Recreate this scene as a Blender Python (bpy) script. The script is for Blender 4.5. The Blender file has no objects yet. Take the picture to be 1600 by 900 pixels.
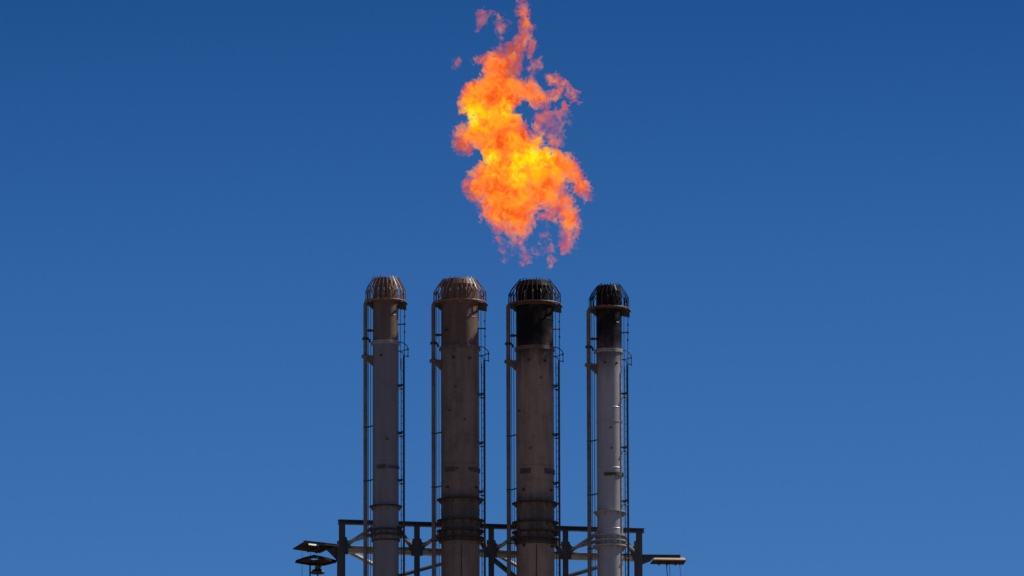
import bpy, math, random
import numpy as np
from mathutils import Vector, Matrix

random.seed(7)
C = bpy.context.scene
COL = C.collection

# ------------------------------------------------------------------ camera
ELEV, ROLL, LENS = math.radians(10.0), math.radians(0.18), 300.0
CAM = Vector((0, -330, 1.7))
ce, se = math.cos(ELEV), math.sin(ELEV)
FWD = Vector((0, ce, se))
r0, u0 = Vector((1, 0, 0)), Vector((0, -se, ce))
RIGHT = r0 * math.cos(ROLL) - u0 * math.sin(ROLL)
UP = u0 * math.cos(ROLL) + r0 * math.sin(ROLL)
cd = bpy.data.cameras.new('camera')
cam = bpy.data.objects.new('camera', cd)
COL.objects.link(cam)
M = Matrix.Identity(4)
for i in range(3):
    M[i][0], M[i][1], M[i][2], M[i][3] = RIGHT[i], UP[i], -FWD[i], CAM[i]
cam.matrix_world = M
cd.lens, cd.sensor_width = LENS, 36
cd.clip_start, cd.clip_end = 1, 60000
C.camera = cam
FPX = LENS / 36 * 1600

# ------------------------------------------------------------------ sky, sun, exposure
SUN_EL, SUN_AZ = math.radians(49), math.radians(71.5)          # azimuth clockwise from +Y
w = bpy.data.worlds.new('World')
C.world = w
w.use_nodes = True
nt = w.node_tree
bg = nt.nodes['Background']
sky = nt.nodes.new('ShaderNodeTexSky')
sky.sky_type = 'NISHITA'
sky.sun_disc = False
sky.sun_elevation, sky.sun_rotation = SUN_EL, SUN_AZ
sky.altitude, sky.air_density, sky.dust_density, sky.ozone_density = 600, 1.0, 0.15, 3.0
tc = nt.nodes.new('ShaderNodeTexCoord')
sep = nt.nodes.new('ShaderNodeSeparateXYZ')
nt.links.new(tc.outputs['Generated'], sep.inputs[0])
rmp = nt.nodes.new('ShaderNodeValToRGB')
mr = nt.nodes.new('ShaderNodeMapRange')
mr.inputs['From Min'].default_value, mr.inputs['From Max'].default_value = 0.10, 0.26
nt.links.new(sep.outputs['Z'], mr.inputs['Value'])
nt.links.new(mr.outputs[0], rmp.inputs['Fac'])
SKY_TINT = [(0.0, (0.22, 0.42, 0.64)), (0.25, (0.145, 0.317, 0.574)), (0.46, (0.103, 0.270, 0.516)), (0.667, (0.055, 0.192, 0.403)), (1.0, (0.045, 0.17, 0.37))]
els = rmp.color_ramp.elements
for i, (p, c) in enumerate(SKY_TINT):
    e = els[i] if i < 2 else els.new(p)
    e.position = p
    e.color = (*c, 1)
mx = nt.nodes.new('ShaderNodeMix')
mx.data_type = 'RGBA'
mx.blend_type = 'MULTIPLY'
mx.inputs['Factor'].default_value = 1
nt.links.new(sky.outputs[0], mx.inputs['A'])
nt.links.new(rmp.outputs[0], mx.inputs['B'])
nt.links.new(mx.outputs['Result'], bg.inputs['Color'])
bg.inputs['Strength'].default_value = 0.12

sd = bpy.data.lights.new('sun', 'SUN')
sd.energy, sd.angle, sd.color = 5.0, math.radians(0.5), (1, 0.95, 0.88)
sun = bpy.data.objects.new('sun', sd)
COL.objects.link(sun)
SDIR = Vector((math.sin(SUN_AZ) * math.cos(SUN_EL), math.cos(SUN_AZ) * math.cos(SUN_EL), math.sin(SUN_EL)))
sun.rotation_euler = SDIR.to_track_quat('Z', 'Y').to_euler()
sun.location = (60, 10, 120)
vs = C.view_settings
vs.view_transform, vs.look, vs.gamma, vs.use_curve_mapping, vs.exposure = 'Standard', 'None', 1, False, 0.0

# ------------------------------------------------------------------ geometry from view rays
def ray(px, py):
    return (FWD + RIGHT * ((px - 800) / FPX) + UP * ((450 - py) / FPX))

def at(px, py, Y):
    d = ray(px, py)
    return CAM + d * ((Y - CAM.y) / d.y)

ROW = 0.187                                                  # the row of stacks recedes to the right
def on_row(px, py, off=0.0):
    d = ray(px, py)
    # plane  y - ROW*x = off
    t = (off - (CAM.y - ROW * CAM.x)) / (d.y - ROW * d.x)
    return CAM + d * t

K = 330 / ce / FPX                                           # metres per pixel at the stacks

# ------------------------------------------------------------------ mesh helpers
class MB:
    def __init__(s):
        s.v, s.f, s.sm = [], [], []
    def add(s, v, f, smooth=False):
        o = len(s.v)
        s.v += [tuple(p) for p in v]
        s.f += [tuple(i + o for i in q) for q in f]
        s.sm += [smooth] * len(f)
    def box(s, p0, p1, wd, ht, side=None):
        p0, p1 = Vector(p0), Vector(p1)
        d = (p1 - p0).normalized()
        a = Vector(side) if side else Vector((0, 0, 1))
        if abs(d.dot(a)) > 0.95:
            a = Vector((0, 1, 0))
        x = d.cross(a).normalized()
        y = x.cross(d).normalized()
        v = []
        for p in (p0, p1):
            for sx, sy in ((-1, -1), (1, -1), (1, 1), (-1, 1)):
                v.append(p + x * (sx * wd / 2) + y * (sy * ht / 2))
        s.add(v, [(3, 2, 1, 0), (4, 5, 6, 7), (0, 1, 5, 4), (1, 2, 6, 5), (2, 3, 7, 6), (3, 0, 4, 7)])
    def ibeam(s, p0, p1, wd, ht, t=0.035, web=0.02):
        p0, p1 = Vector(p0), Vector(p1)
        d = (p1 - p0).normalized()
        a = Vector((0, 0, 1)) if abs(d.z) < 0.95 else Vector((0, 1, 0))
        x = d.cross(a).normalized()
        y = x.cross(d).normalized()
        s.box(p0 + y * (ht / 2 - t / 2), p1 + y * (ht / 2 - t / 2), wd, t)
        s.box(p0 - y * (ht / 2 - t / 2), p1 - y * (ht / 2 - t / 2), wd, t)
        s.box(p0, p1, web, ht - 2 * t)
    def tube(s, pts, r, n=8, closed=False):
        pts = [Vector(p) for p in pts]
        m = len(pts)
        rings = []
        ref = None
        for i, p in enumerate(pts):
            if closed:
                d = (pts[(i + 1) % m] - pts[i - 1]).normalized()
            else:
                d = (pts[min(i + 1, m - 1)] - pts[max(i - 1, 0)]).normalized()
            if ref is None:
                a = Vector((0, 0, 1)) if abs(d.z) < 0.9 else Vector((1, 0, 0))
                ref = d.cross(a).normalized()
            x = (ref - d * ref.dot(d)).normalized()
            ref = x
            y = d.cross(x)
            rings.append([p + x * (r * math.cos(2 * math.pi * j / n)) + y * (r * math.sin(2 * math.pi * j / n)) for j in range(n)])
        v = [q for R_ in rings for q in R_]
        f = []
        for i in range(m if closed else m - 1):
            a, b = i * n, ((i + 1) % m) * n
            for j in range(n):
                k = (j + 1) % n
                f.append((a + j, a + k, b + k, b + j))
        s.add(v, f, True)
        if not closed:
            s.add(rings[0], [tuple(range(n))[::-1]])
            s.add(rings[-1], [tuple(range(n))])
    def lathe(s, prof, n=64, c=(0, 0, 0), a0=0.0, a1=2 * math.pi, loop=False, smooth=True):
        full = abs(a1 - a0 - 2 * math.pi) < 1e-6
        m = n if full else n + 1
        v = []
        for (r, z) in prof:
            for j in range(m):
                a = a0 + (a1 - a0) * j / n
                v.append((c[0] + r * math.sin(a), c[1] - r * math.cos(a), c[2] + z))
        f = []
        P = len(prof)
        for i in range(P if loop else P - 1):
            i2 = (i + 1) % P
            for j in range(n):
                j2 = (j + 1) % m
                f.append((i * m + j, i * m + j2, i2 * m + j2, i2 * m + j))
        s.add(v, f, smooth)
        if loop and not full:
            s.add([v[i * m] for i in range(P)], [tuple(range(P))[::-1]])
            s.add([v[i * m + m - 1] for i in range(P)], [tuple(range(P))])
    def band(s, ra, rb, z0, z1, n=64, a0=0.0, a1=2 * math.pi):
        s.lathe([(ra, z0), (rb, z0), (rb, z1), (ra, z1)], n, a0=a0, a1=a1, loop=True, smooth=False)
    def prism(s, poly, depth):
        """poly: list of Vectors in a plane, extruded by vector depth"""
        poly = [Vector(p) for p in poly]
        depth = Vector(depth)
        n = len(poly)
        v = poly + [p + depth for p in poly]
        f = [tuple(range(n))[::-1], tuple(range(n, 2 * n))]
        for i in range(n):
            j = (i + 1) % n
            f.append((i, j, n + j, n + i))
        s.add(v, f)
    def sphere(s, c, r, n=8):
        prof = [(max(1e-4, r * math.sin(math.pi * i / n)), -r * math.cos(math.pi * i / n)) for i in range(n + 1)]
        s.lathe(prof, n * 2, c)
    def build(s, name, mat, parent=None, flip=True):
        me = bpy.data.meshes.new(name)
        me.from_pydata(s.v, [], s.f)
        me.polygons.foreach_set('use_smooth', s.sm)
        me.materials.append(mat)
        import bmesh
        bm = bmesh.new()
        bm.from_mesh(me)
        bmesh.ops.recalc_face_normals(bm, faces=bm.faces)
        bm.to_mesh(me)
        bm.free()
        me.set_sharp_from_angle(angle=math.radians(14))
        me.update()
        o = bpy.data.objects.new(name, me)
        COL.objects.link(o)
        if parent:
            o.parent = parent
        return o

def empty(name, loc):
    o = bpy.data.objects.new(name, None)
    o.empty_display_size = 0.3
    o.location = loc
    COL.objects.link(o)
    return o

def tag(o, label=None, cat=None, group=None, kind=None):
    if label: o['label'] = label
    if cat: o['category'] = cat
    if group: o['group'] = group
    if kind: o['kind'] = kind
    return o

# ------------------------------------------------------------------ materials
class NT:
    def __init__(s, name):
        s.m = bpy.data.materials.new(name)
        s.m.use_nodes = True
        s.t = s.m.node_tree
        s.b = s.t.nodes.get('Principled BSDF')
        s.out = s.t.nodes.get('Material Output')
    def n(s, kind, **kw):
        x = s.t.nodes.new(kind)
        for k, v in kw.items():
            setattr(x, k, v)
        return x
    def l(s, a, b):
        s.t.links.new(a, b)
    def coord(s):
        return s.n('ShaderNodeTexCoord').outputs['Object']
    def mapping(s, sc, src=None):
        mp = s.n('ShaderNodeMapping')
        mp.inputs['Scale'].default_value = sc
        s.l(src or s.coord(), mp.inputs['Vector'])
        return mp.outputs[0]
    def noise(s, vec, scale, detail=4, rough=0.55):
        x = s.n('ShaderNodeTexNoise')
        x.inputs['Scale'].default_value = scale
        x.inputs['Detail'].default_value = detail
        x.inputs['Roughness'].default_value = rough
        s.l(vec, x.inputs['Vector'])
        return x.outputs['Fac']
    def rng(s, val, a, b, c=0.0, d=1.0, smooth=False):
        x = s.n('ShaderNodeMapRange')
        if smooth: x.interpolation_type = 'SMOOTHSTEP'
        for k, q in zip(('From Min', 'From Max', 'To Min', 'To Max'), (a, b, c, d)):
            x.inputs[k].default_value = q
        s.l(val, x.inputs['Value'])
        return x.outputs[0]
    def math(s, op, a, b=None, clamp=False):
        x = s.n('ShaderNodeMath', operation=op, use_clamp=clamp)
        for i, q in enumerate((a, b)):
            if q is None: continue
            if isinstance(q, (int, float)): x.inputs[i].default_value = q
            else: s.l(q, x.inputs[i])
        return x.outputs[0]
    def mix(s, fac, a, b, blend='MIX'):
        x = s.n('ShaderNodeMix', data_type='RGBA', blend_type=blend)
        if isinstance(fac, (int, float)): x.inputs['Factor'].default_value = fac
        else: s.l(fac, x.inputs['Factor'])
        for k, q in (('A', a), ('B', b)):
            if isinstance(q, tuple): x.inputs[k].default_value = (*q, 1)
            else: s.l(q, x.inputs[k])
        return x.outputs['Result']

def steel_mat(name, col, col2, rust=(0.10, 0.055, 0.035), rust_amt=0.35, rough=0.5, metal=0.0, scale=1.0, spec=0.4):
    t = NT(name)
    co = t.coord()
    st = t.mapping((3.5 * scale, 3.5 * scale, 0.35 * scale), co)
    a = t.noise(st, 2.0, 5, 0.6)
    b = t.noise(co, 3.0 * scale, 6, 0.65)
    c = t.noise(co, 11.0 * scale, 4, 0.6)
    base = t.mix(t.rng(a, 0.35, 0.68), col, col2)
    rm = t.math('MULTIPLY', t.rng(b, 0.62 - rust_amt * 0.4, 0.78 - rust_amt * 0.3), t.rng(c, 0.3, 0.6))
    base = t.mix(rm, base, rust)
    t.l(base, t.b.inputs['Base Color'])
    t.l(t.rng(b, 0.3, 0.7, rough - 0.12, rough + 0.18), t.b.inputs['Roughness'])
    t.b.inputs['Metallic'].default_value = metal
    t.b.inputs['Specular IOR Level'].default_value = spec
    bp = t.n('ShaderNodeBump')
    bp.inputs['Strength'].default_value = 0.12
    bp.inputs['Distance'].default_value = 0.02
    t.l(c, bp.inputs['Height'])
    t.l(bp.outputs[0], t.b.inputs['Normal'])
    return t.m

def stack_mat(name, col, col2, rust, rust2, z_rust, z_soot, soot, seed, rust_low=0.35, stain=0.45, gloss=0.0, grime=None):
    """paint low down, bare rusty alloy above z_rust, soot above z_soot (z in metres on the stack)"""
    t = NT(name)
    co = t.coord()
    off = t.n('ShaderNodeVectorMath', operation='ADD')
    t.l(co, off.inputs[0])
    off.inputs[1].default_value = (seed * 7.3, seed * 3.1, seed * 1.7)
    vec = off.outputs[0]
    sp = t.n('ShaderNodeSeparateXYZ')
    t.l(co, sp.inputs[0])
    z = sp.outputs['Z']
    streak = t.noise(t.mapping((2.6, 2.6, 0.3), vec), 1.5, 7, 0.68)
    patch = t.noise(vec, 1.3, 6, 0.62)
    fine = t.noise(vec, 9.0, 5, 0.65)
    speck = t.noise(vec, 26.0, 2, 0.5)
    base = t.mix(t.rng(streak, 0.35, 0.68), col, col2)
    rmask = t.math('MULTIPLY', t.rng(patch, 0.48, 0.66), t.rng(fine, 0.35, 0.6))
    base = t.mix(t.math('MULTIPLY', rmask, rust_low), base, rust2)
    # bare rusty tip
    zr = t.math('ADD', z, t.math('MULTIPLY', t.math('SUBTRACT', patch, 0.5), 0.5))
    up = t.rng(zr, z_rust - 0.08, z_rust + 0.08, smooth=True)
    rr = t.mix(t.rng(streak, 0.35, 0.65), rust, rust2)
    base = t.mix(up, base, rr)
    # dark flecks, drip stains
    base = t.mix(t.math('MULTIPLY', t.rng(speck, 0.66, 0.72), 0.55), base, (0.02, 0.016, 0.014))
    drip = t.noise(t.mapping((4, 4, 0.4), vec), 2.0, 5, 0.65)
    base = t.mix(t.math('MULTIPLY', t.rng(drip, 0.60, 0.74), stain), base, (0.035, 0.026, 0.022))
    if grime:                                                # oily dirt around the guide rings
        zg = t.math('ADD', z, t.math('MULTIPLY', t.math('SUBTRACT', patch, 0.5), 1.2))
        g_ = t.math('MULTIPLY', t.rng(zg, grime[0] - 0.25, grime[0] + 0.15, smooth=True), t.rng(zg, grime[1] + 0.3, grime[1] - 0.2, smooth=True))
        base = t.mix(t.math('MULTIPLY', g_, t.rng(streak, 0.3, 0.6, 0.3, 0.75)), base, (0.06, 0.047, 0.038))
    if soot > 0:                                             # brown scorching runs down below the soot
        zb = t.math('ADD', z, t.math('MULTIPLY', t.math('SUBTRACT', streak, 0.5), 3.0))
        base = t.mix(t.math('MULTIPLY', t.rng(zb, z_soot - 1.7, z_soot - 0.2, smooth=True), t.rng(patch, 0.35, 0.6, 0.35, 0.85)), base, (0.085, 0.05, 0.034))
        zs = t.math('ADD', z, t.math('MULTIPLY', t.math('SUBTRACT', streak, 0.5), 1.1))
        sm = t.math('MULTIPLY', t.rng(zs, z_soot - 0.55, z_soot + 0.35, smooth=True), t.rng(patch, 0.34, 0.5, soot * 0.72, soot))
        base = t.mix(sm, base, (0.010, 0.009, 0.009))
    if gloss > 0.5:
        t.l(t.math('MULTIPLY', t.math('SUBTRACT', 1.0, sm), 0.15), t.b.inputs['Metallic'])
    t.l(base, t.b.inputs['Base Color'])
    t.l(t.rng(fine, 0.3, 0.7, 0.42 - gloss * 0.1, 0.72 - gloss * 0.3), t.b.inputs['Roughness'])
    spec = 0.35
    if soot > 0:
        spec = t.rng(sm, 0.0, 1.0, 0.35 + gloss * 0.1, 0.06)
        t.l(spec, t.b.inputs['Specular IOR Level'])
    else:
        t.b.inputs['Specular IOR Level'].default_value = 0.35
    bp = t.n('ShaderNodeBump')
    bp.inputs['Strength'].default_value = 0.25
    bp.inputs['Distance'].default_value = 0.02
    t.l(t.math('ADD', fine, t.math('MULTIPLY', patch, 2.0)), bp.inputs['Height'])
    t.l(bp.outputs[0], t.b.inputs['Normal'])
    return t.m

M_FRAME = steel_mat('frame_steel', (0.075, 0.08, 0.085), (0.05, 0.052, 0.056), rust_amt=0.25)
M_TUBE = steel_mat('galvanised_tube', (0.45, 0.45, 0.43), (0.37, 0.365, 0.35), rust=(0.12, 0.09, 0.06), rust_amt=0.3, rough=0.40, metal=0.6)
M_PIPE = steel_mat('riser_steel', (0.21, 0.18, 0.16), (0.145, 0.125, 0.112), rust_amt=0.4)
M_DARK = steel_mat('dark_fittings', (0.045, 0.042, 0.042), (0.03, 0.028, 0.028), rust_amt=0.4)
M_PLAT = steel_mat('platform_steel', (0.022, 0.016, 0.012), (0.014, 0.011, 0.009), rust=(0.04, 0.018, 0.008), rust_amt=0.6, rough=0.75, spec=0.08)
M_BOARD = steel_mat('toe_board', (0.62, 0.45, 0.29), (0.52, 0.37, 0.23), rust=(0.2, 0.11, 0.06), rust_amt=0.3)
M_WHITE = steel_mat('white_plate', (0.78, 0.76, 0.70), (0.7, 0.68, 0.62), rust=(0.35, 0.25, 0.16), rust_amt=0.1)
M_CABLE = steel_mat('cable_rubber', (0.03, 0.03, 0.032), (0.025, 0.025, 0.026), rust_amt=0.0, rough=0.6)
M_LAMP = steel_mat('lamp_housing', (0.20, 0.17, 0.17), (0.13, 0.12, 0.12), rust_amt=0.3)

# ------------------------------------------------------------------ ground
def ground():
    t = NT('dry_ground')
    co = t.coord()
    a = t.noise(co, 0.02, 8, 0.6)
    b = t.noise(co, 0.6, 6, 0.6)
    c = t.mix(t.rng(a, 0.35, 0.65), (0.215, 0.16, 0.105), (0.16, 0.12, 0.08))
    c = t.mix(t.math('MULTIPLY', t.rng(b, 0.4, 0.7), 0.4), c, (0.26, 0.20, 0.14))
    t.l(c, t.b.inputs['Base Color'])
    t.b.inputs['Roughness'].default_value = 1.0
    t.b.inputs['Specular IOR Level'].default_value = 0.0
    m = MB()
    S, N = 20000, 20
    v = [(-S + 2 * S * i / N, -S + 2 * S * j / N, 0) for j in range(N + 1) for i in range(N + 1)]
    f = [(j * (N + 1) + i, j * (N + 1) + i + 1, (j + 1) * (N + 1) + i + 1, (j + 1) * (N + 1) + i) for j in range(N) for i in range(N)]
    m.add(v, f)
    tag(m.build('ground', t.m), kind='structure')
ground()

# ------------------------------------------------------------------ flare stacks
def polar(r, th, z):
    return Vector((r * math.sin(th), -r * math.cos(th), z))

PI = math.pi
def flare_stack(cfg):
    cx = cfg['cx']
    base = on_row(cx, 640)
    base = Vector((base.x, base.y, 0))
    root = empty('flare_stack', base)
    tag(root, cfg['label'], 'flare stack', 'flare stacks standing in a row')
    r = cfg['r'] * K
    g = 11 * K
    def Z(py, rad=0.0):                                      # height of a pixel row on the near face at that radius
        return at(cx, py, base.y - rad).z
    top = Z(cfg['top'] + 1)
    zf = Z(cfg['flange'], r)
    mat = stack_mat('stack_shell_' + cfg['key'], cfg['col'], cfg['col2'], cfg['rust'], cfg['rust2'], zf + 0.05, Z(cfg['soot'], r), cfg['soot_amt'], cfg['seed'], cfg['rust_low'], cfg['stain'], cfg['gloss'], (Z(845, r), Z(772, r)) if r > 0.6 else None)
    ztip0 = Z(cfg['top'] + 34, r)
    # shell: rolled courses with weld beads
    m = MB()
    prof = [(r, 0)]
    z = 2.4
    seams = []
    while z < zf - 0.6:
        seams.append(z)
        z += 2.4
    for s_ in seams:
        prof += [(r, s_ - 0.025), (r + 0.009, s_ - 0.008), (r + 0.009, s_ + 0.008), (r, s_ + 0.025)]
    prof += [(r, zf - 0.06)]
    m.lathe(prof, 72)
    m.build('shell', mat, root)
    # tip section above the flange, ends in an open mouth
    m = MB()
    rt = r * 0.985
    zm = top - 0.045
    rn = cfg['rtop'] * K - 0.045
    zw = Z(cfg['top'] + 58, r)
    m.lathe([(rt, zf - 0.06), (rt, zw - 0.02), (rt + 0.012, zw), (rt, zw + 0.02), (rt, ztip0), (rt, top - 11 * K), (rn, zm), (rn - 0.03, zm), (rn - 0.03, zm - 0.5), (rt * 0.86, zm - 0.9), (rt * 0.86, zm - 2.0), (0.001, zm - 2.0)], 72)
    m.build('burner_tip', mat, root)
    # flange pair with bolts
    m = MB()
    fr = r + cfg['flr'] * K
    m.band(r * 0.97, fr, zf - 0.075, zf - 0.012)
    m.band(r * 0.97, fr - 0.012, zf + 0.0, zf + 0.06)
    o = m.build('flange', cfg['fmat'], root)
    # collar ledge under the windshield
    m = MB()
    zl = Z(cfg['top'] + 31, r + 4 * K)
    m.band(rt * 0.98, r + 4 * K, zl - 0.05, zl)
    m.band(rt * 0.98, r + 1.5 * K, zl - 0.13, zl - 0.052)
    m.build('collar', cfg['cmat'], root)
    # windshield: bent flat bars all round
    R, Rt = r + g, cfg['rtop'] * K
    ze = top - 22 * K
    zb = top - 39 * K
    nb = cfg['bars']
    for i in range(nb):
        m = MB()
        a = 2 * PI * (i + 0.5) / nb + random.uniform(-0.02, 0.02)
        tn = Vector((math.cos(a), math.sin(a), 0))
        dz = random.uniform(-0.03, 0.03)
        p0, p1, p2 = polar(Rt + random.uniform(-.02, .02), a, top + dz), polar(R, a, ze + dz * 0.5), polar(R, a, zb)
        pm = polar((R * 0.62 + Rt * 0.38) + 0.02, a, (ze * 0.6 + top * 0.4))
        wd = 0.036
        m.box(p0, pm, wd, 0.02, side=tn.cross((pm - p0).normalized()))
        m.box(pm, p1, wd, 0.02, side=tn.cross((p1 - pm).normalized()))
        m.box(p1, p2, wd * 0.9, 0.02, side=polar(1, a, 0))
        m.build('windshield_bar', cfg['wmat'], root)
    # ring the bars stand on, with radial arms and steam jets
    m = MB()
    zr = zb + 0.02
    m.tube([polar(R - 0.015, 2 * PI * i / 56, zr) for i in range(56)], 0.036, 8, closed=True)
    m.build('support_ring', cfg['cmat'], root)
    for a in [math.radians(q) for q in (-128, -101, -79, 77, 102, 130, 158, -158)]:
        m = MB()
        m.box(polar(rt * 0.99, a, zr - 0.07), polar(R - 0.04, a, zr - 0.07), 0.03, 0.10)
        m.prism([polar(rt * 0.99, a, zr - 0.121), polar(R - 0.1, a, zr - 0.121), polar(rt * 0.99, a, zr - 0.30)], polar(0.02, a + PI / 2, 0))
        m.build('ring_bracket', M_DARK, root)
    nj = 18
    for i in range(nj):
        m = MB()
        a = 2 * PI * (i + 0.5) / nj + 0.1
        zj = top - 24 * K
        m.tube([polar(R - 0.08, a, zr), polar(R - 0.08, a, zj), polar(R - 0.14, a, zj + 0.12)], 0.016, 6)
        m.sphere(polar(R - 0.05, a, zj - 0.01), 0.034, 5)
        m.build('steam_jet', cfg['jmat'], root)
    # stiffening rings
    for (py, rr, th) in cfg['rings']:
        m = MB()
        R2 = rr * K
        zc = Z(py, R2)
        m.band(r * 0.99, R2, zc - th / 2, zc + th / 2)
        sr = m.build('stiffener_ring', M_RING_SHADE if rr - cfg['r'] > 2 and cfg['key'] != 'd' else mat, root)
        if rr - cfg['r'] > 5:                                # gusset fins under the wide ones
            for i in range(12):
                m = MB()
                a = 2 * PI * i / 12 + 0.12
                m.prism([polar(r, a, zc - th / 2), polar(R2 - 0.02, a, zc - th / 2), polar(r, a, zc - th / 2 - 0.17)], polar(0.015, a + PI / 2, 0))
                m.build('ring_gusset', mat, sr)
    # riser pipe on the left
    th_p = math.radians(-84)
    Rp = cfg['pipe'] * K / math.sin(-th_p)
    pr = 3.35 * K
    zt = Z(cfg['top'] + 41)
    pp = polar(Rp, th_p, 0)
    m = MB()
    m.tube([pp, pp + Vector((0, 0, zt - 0.05)), pp + Vector((0.03, 0, zt + 0.03)), pp + Vector((0.16, -0.02, zt + 0.10)), polar(R, th_p, zr)], pr, 12)
    pipe = m.build('riser_pipe', M_PIPE, root)
    zp = Z(cfg['flange'] - 3)
    m = MB()
    m.lathe([(pr, -0.045), (pr + 0.05, -0.045), (pr + 0.05, -0.006), (pr + 0.03, 0), (pr + 0.05, 0.006), (pr + 0.05, 0.045), (pr, 0.045)], 16, c=(pp.x, pp.y, zp))
    m.build('pipe_flange', M_DARK, pipe)
    zc = Z(cfg['flange'] + 24)
    m = MB()
    m.lathe([(pr, -0.075), (pr + 0.08, -0.075), (pr + 0.08, 0.0), (pr + 0.05, 0.05), (pr, 0.05)], 16, c=(pp.x, pp.y, zc))
    m.box(pp + Vector((pr, 0, zc - 0.02)), polar(r * 0.98, th_p, zc - 0.02), 0.12, 0.11)
    m.prism([pp + Vector((pr * 0.8, 0.03, zc - 0.08)), polar(r * 0.98, th_p, zc - 0.08) + Vector((0, 0.03, 0)), polar(r * 0.98, th_p, zc - 0.52) + Vector((0, 0.03, 0)), polar(r * 0.98, th_p, zc - 0.40) + Vector((0, 0.03, 0)), pp + Vector((pr * 0.8, 0.03, zc - 0.18))], (0, -0.06, 0))
    m.build('pipe_support', M_PIPE, pipe)
    py = cfg['flange'] + 24 + 108 + cfg['seed'] * 3
    while py < 1500:
        zc = Z(py)
        m = MB()                                             # clamps down the pipe
        m.lathe([(pr + 0.001, -0.02), (pr + 0.015, -0.02), (pr + 0.015, 0.02), (pr + 0.001, 0.02)], 14, c=(pp.x, pp.y, zc))
        m.box(pp + Vector((pr, 0, zc)), polar(r * 0.985, th_p, zc + 0.06), 0.03, 0.05)
        m.build('pipe_clamp', M_DARK, pipe)
        py += 84
    # valve and thin tracer lines between pipe and shell
    for q in (0.42, 0.72):
        m = MB()
        p = pp.lerp(polar(r, th_p, 0), q)
        zz = zt - 0.1
        m.tube([p, p + Vector((0, 0, zf - 0.4)), p + Vector((0.01, 0, zf + 0.1)), p + Vector((0, 0, zz))], 0.016, 6)
        m.build('tracer_line', M_PIPE, root)
    m = MB()
    p = pp.lerp(polar(r, th_p, 0), 0.55)
    for dy, rad in ((-16, 0.062), (1, 0.05), (-2, 0.035)):
        m = MB()
        m.sphere(p + Vector((0, -0.02, Z(cfg['flange'] + dy))), rad, 6)
        m.build('valve', M_DARK, root)
    m = MB()
    zv = Z(cfg['flange'] - 16)
    m.box(p + Vector((-0.12, 0, zv)), p + Vector((0.14, 0, zv)), 0.09, 0.08)
    m.build('valve_body', M_DARK, root)
    # ladder on the right
    rl = r + 7.4 * K
    a_o, a_i = math.radians(84), math.radians(112)
    po = Vector((rl, -0.18, 0))
    pi_ = Vector((r + 3.6 * K, 0.22, 0))
    zlt = Z(cfg['flange'] + 26)
    ladder = empty('ladder', (0, 0, 0))
    ladder.parent = root
    m = MB()
    m.box(po, po + Vector((0, 0, zlt)), 0.055, 0.075, side=(0, 1, 0))
    m.build('rail', M_DARK, ladder)
    m = MB()
    m.box(pi_, pi_ + Vector((0, 0, zlt)), 0.03, 0.07, side=(0, 1, 0))
    m.build('rail', M_DARK, ladder)
    z = zlt - 0.2
    low = MB()
    while z > 0.2:
        m = MB() if z > zlt - 9.5 else low
        m.tube([po + Vector((0, 0, z)), pi_ + Vector((0, 0, z))], 0.0095, 6)
        if m is not low:
            m.build('rung', M_DARK, ladder)
        z -= 0.3
    tag(low.build('rung', M_DARK, ladder), kind='stuff')
    py = cfg['flange'] + 62 + (cfg['seed'] % 3) * 7
    while py < 1500:                                         # ladder stand-offs
        zc = Z(py)
        m = MB()
        q = polar(r * 0.99, math.radians(62), zc - 0.04)
        q2 = polar(r * 0.99, math.radians(100), zc - 0.04)
        m.box(po + Vector((0.02, 0, zc)), q, 0.035, 0.06)
        m.box(pi_ + Vector((0, 0, zc)), q2, 0.035, 0.06)
        m.box(po + Vector((-0.01, 0, zc)), pi_ + Vector((0.01, 0, zc)), 0.03, 0.05)
        ring = [Vector((rl - 0.08 + 0.075 * math.cos(t * PI / 6), -0.2 + 0.075 * math.sin(t * PI / 6), zc - 0.18)) for t in range(12)]
        m.build('ladder_bracket', M_DARK, root)
        m = MB()
        m.tube(ring, 0.018, 6, closed=True)
        m.build('ladder_ring', M_DARK, root)
        py += cfg['lstep']
    # grab hoop at the ladder head
    m = MB()
    zh = Z(cfg['flange'] + 8)
    hx = r + 14.5 * K
    pts = [Vector((r * 0.96, -0.14, zh + 0.14)), Vector((r + 5 * K, -0.16, zh + 0.13)), Vector((r + 10 * K, -0.14, zh + 0.06)), Vector((hx - 0.02, -0.08, zh - 0.03)), Vector((hx, 0.0, zh - 0.1)),
           Vector((r + 11 * K, 0.12, zh - 0.13)), Vector((r + 6 * K, 0.16, zh - 0.16)), Vector((r * 0.96, 0.16, zh - 0.18))]
    m.tube(pts, 0.02, 6)
    m.tube([Vector((hx, 0, zh - 0.07)), Vector((hx, 0, zh - 0.44))], 0.018, 6)
    m.tube([Vector((hx + 0.03, 0, zh - 0.40)), Vector((rl - 0.02, 0, zh - 0.38))], 0.018, 6)
    m.tube([Vector((rl + 0.02, -0.1, zlt)), Vector((rl - 0.03, -0.1, zlt + 0.18)), Vector((r * 0.97, -0.1, zlt + 0.26))], 0.018, 6)
    m.sphere((hx, 0, zh - 0.12), 0.042, 5)
    m.sphere((hx, 0, zh - 0.41), 0.036, 5)
    m.build('hoop_rail', M_DARK, root)
    # ignition conduits running up to the tip
    m = MB()
    ca = Vector((r + 9.0 * K, -0.06, 0))
    cb = Vector((r + 3.0 * K, -0.2, 0))
    zct = zr - 0.1
    m.tube([ca + Vector((0, 0, zlt - 9)), ca + Vector((0, 0, zlt)), ca + Vector((0.0, 0, zf + .3)), ca + Vector((0.012, 0, zct))], 0.017, 6)
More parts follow.
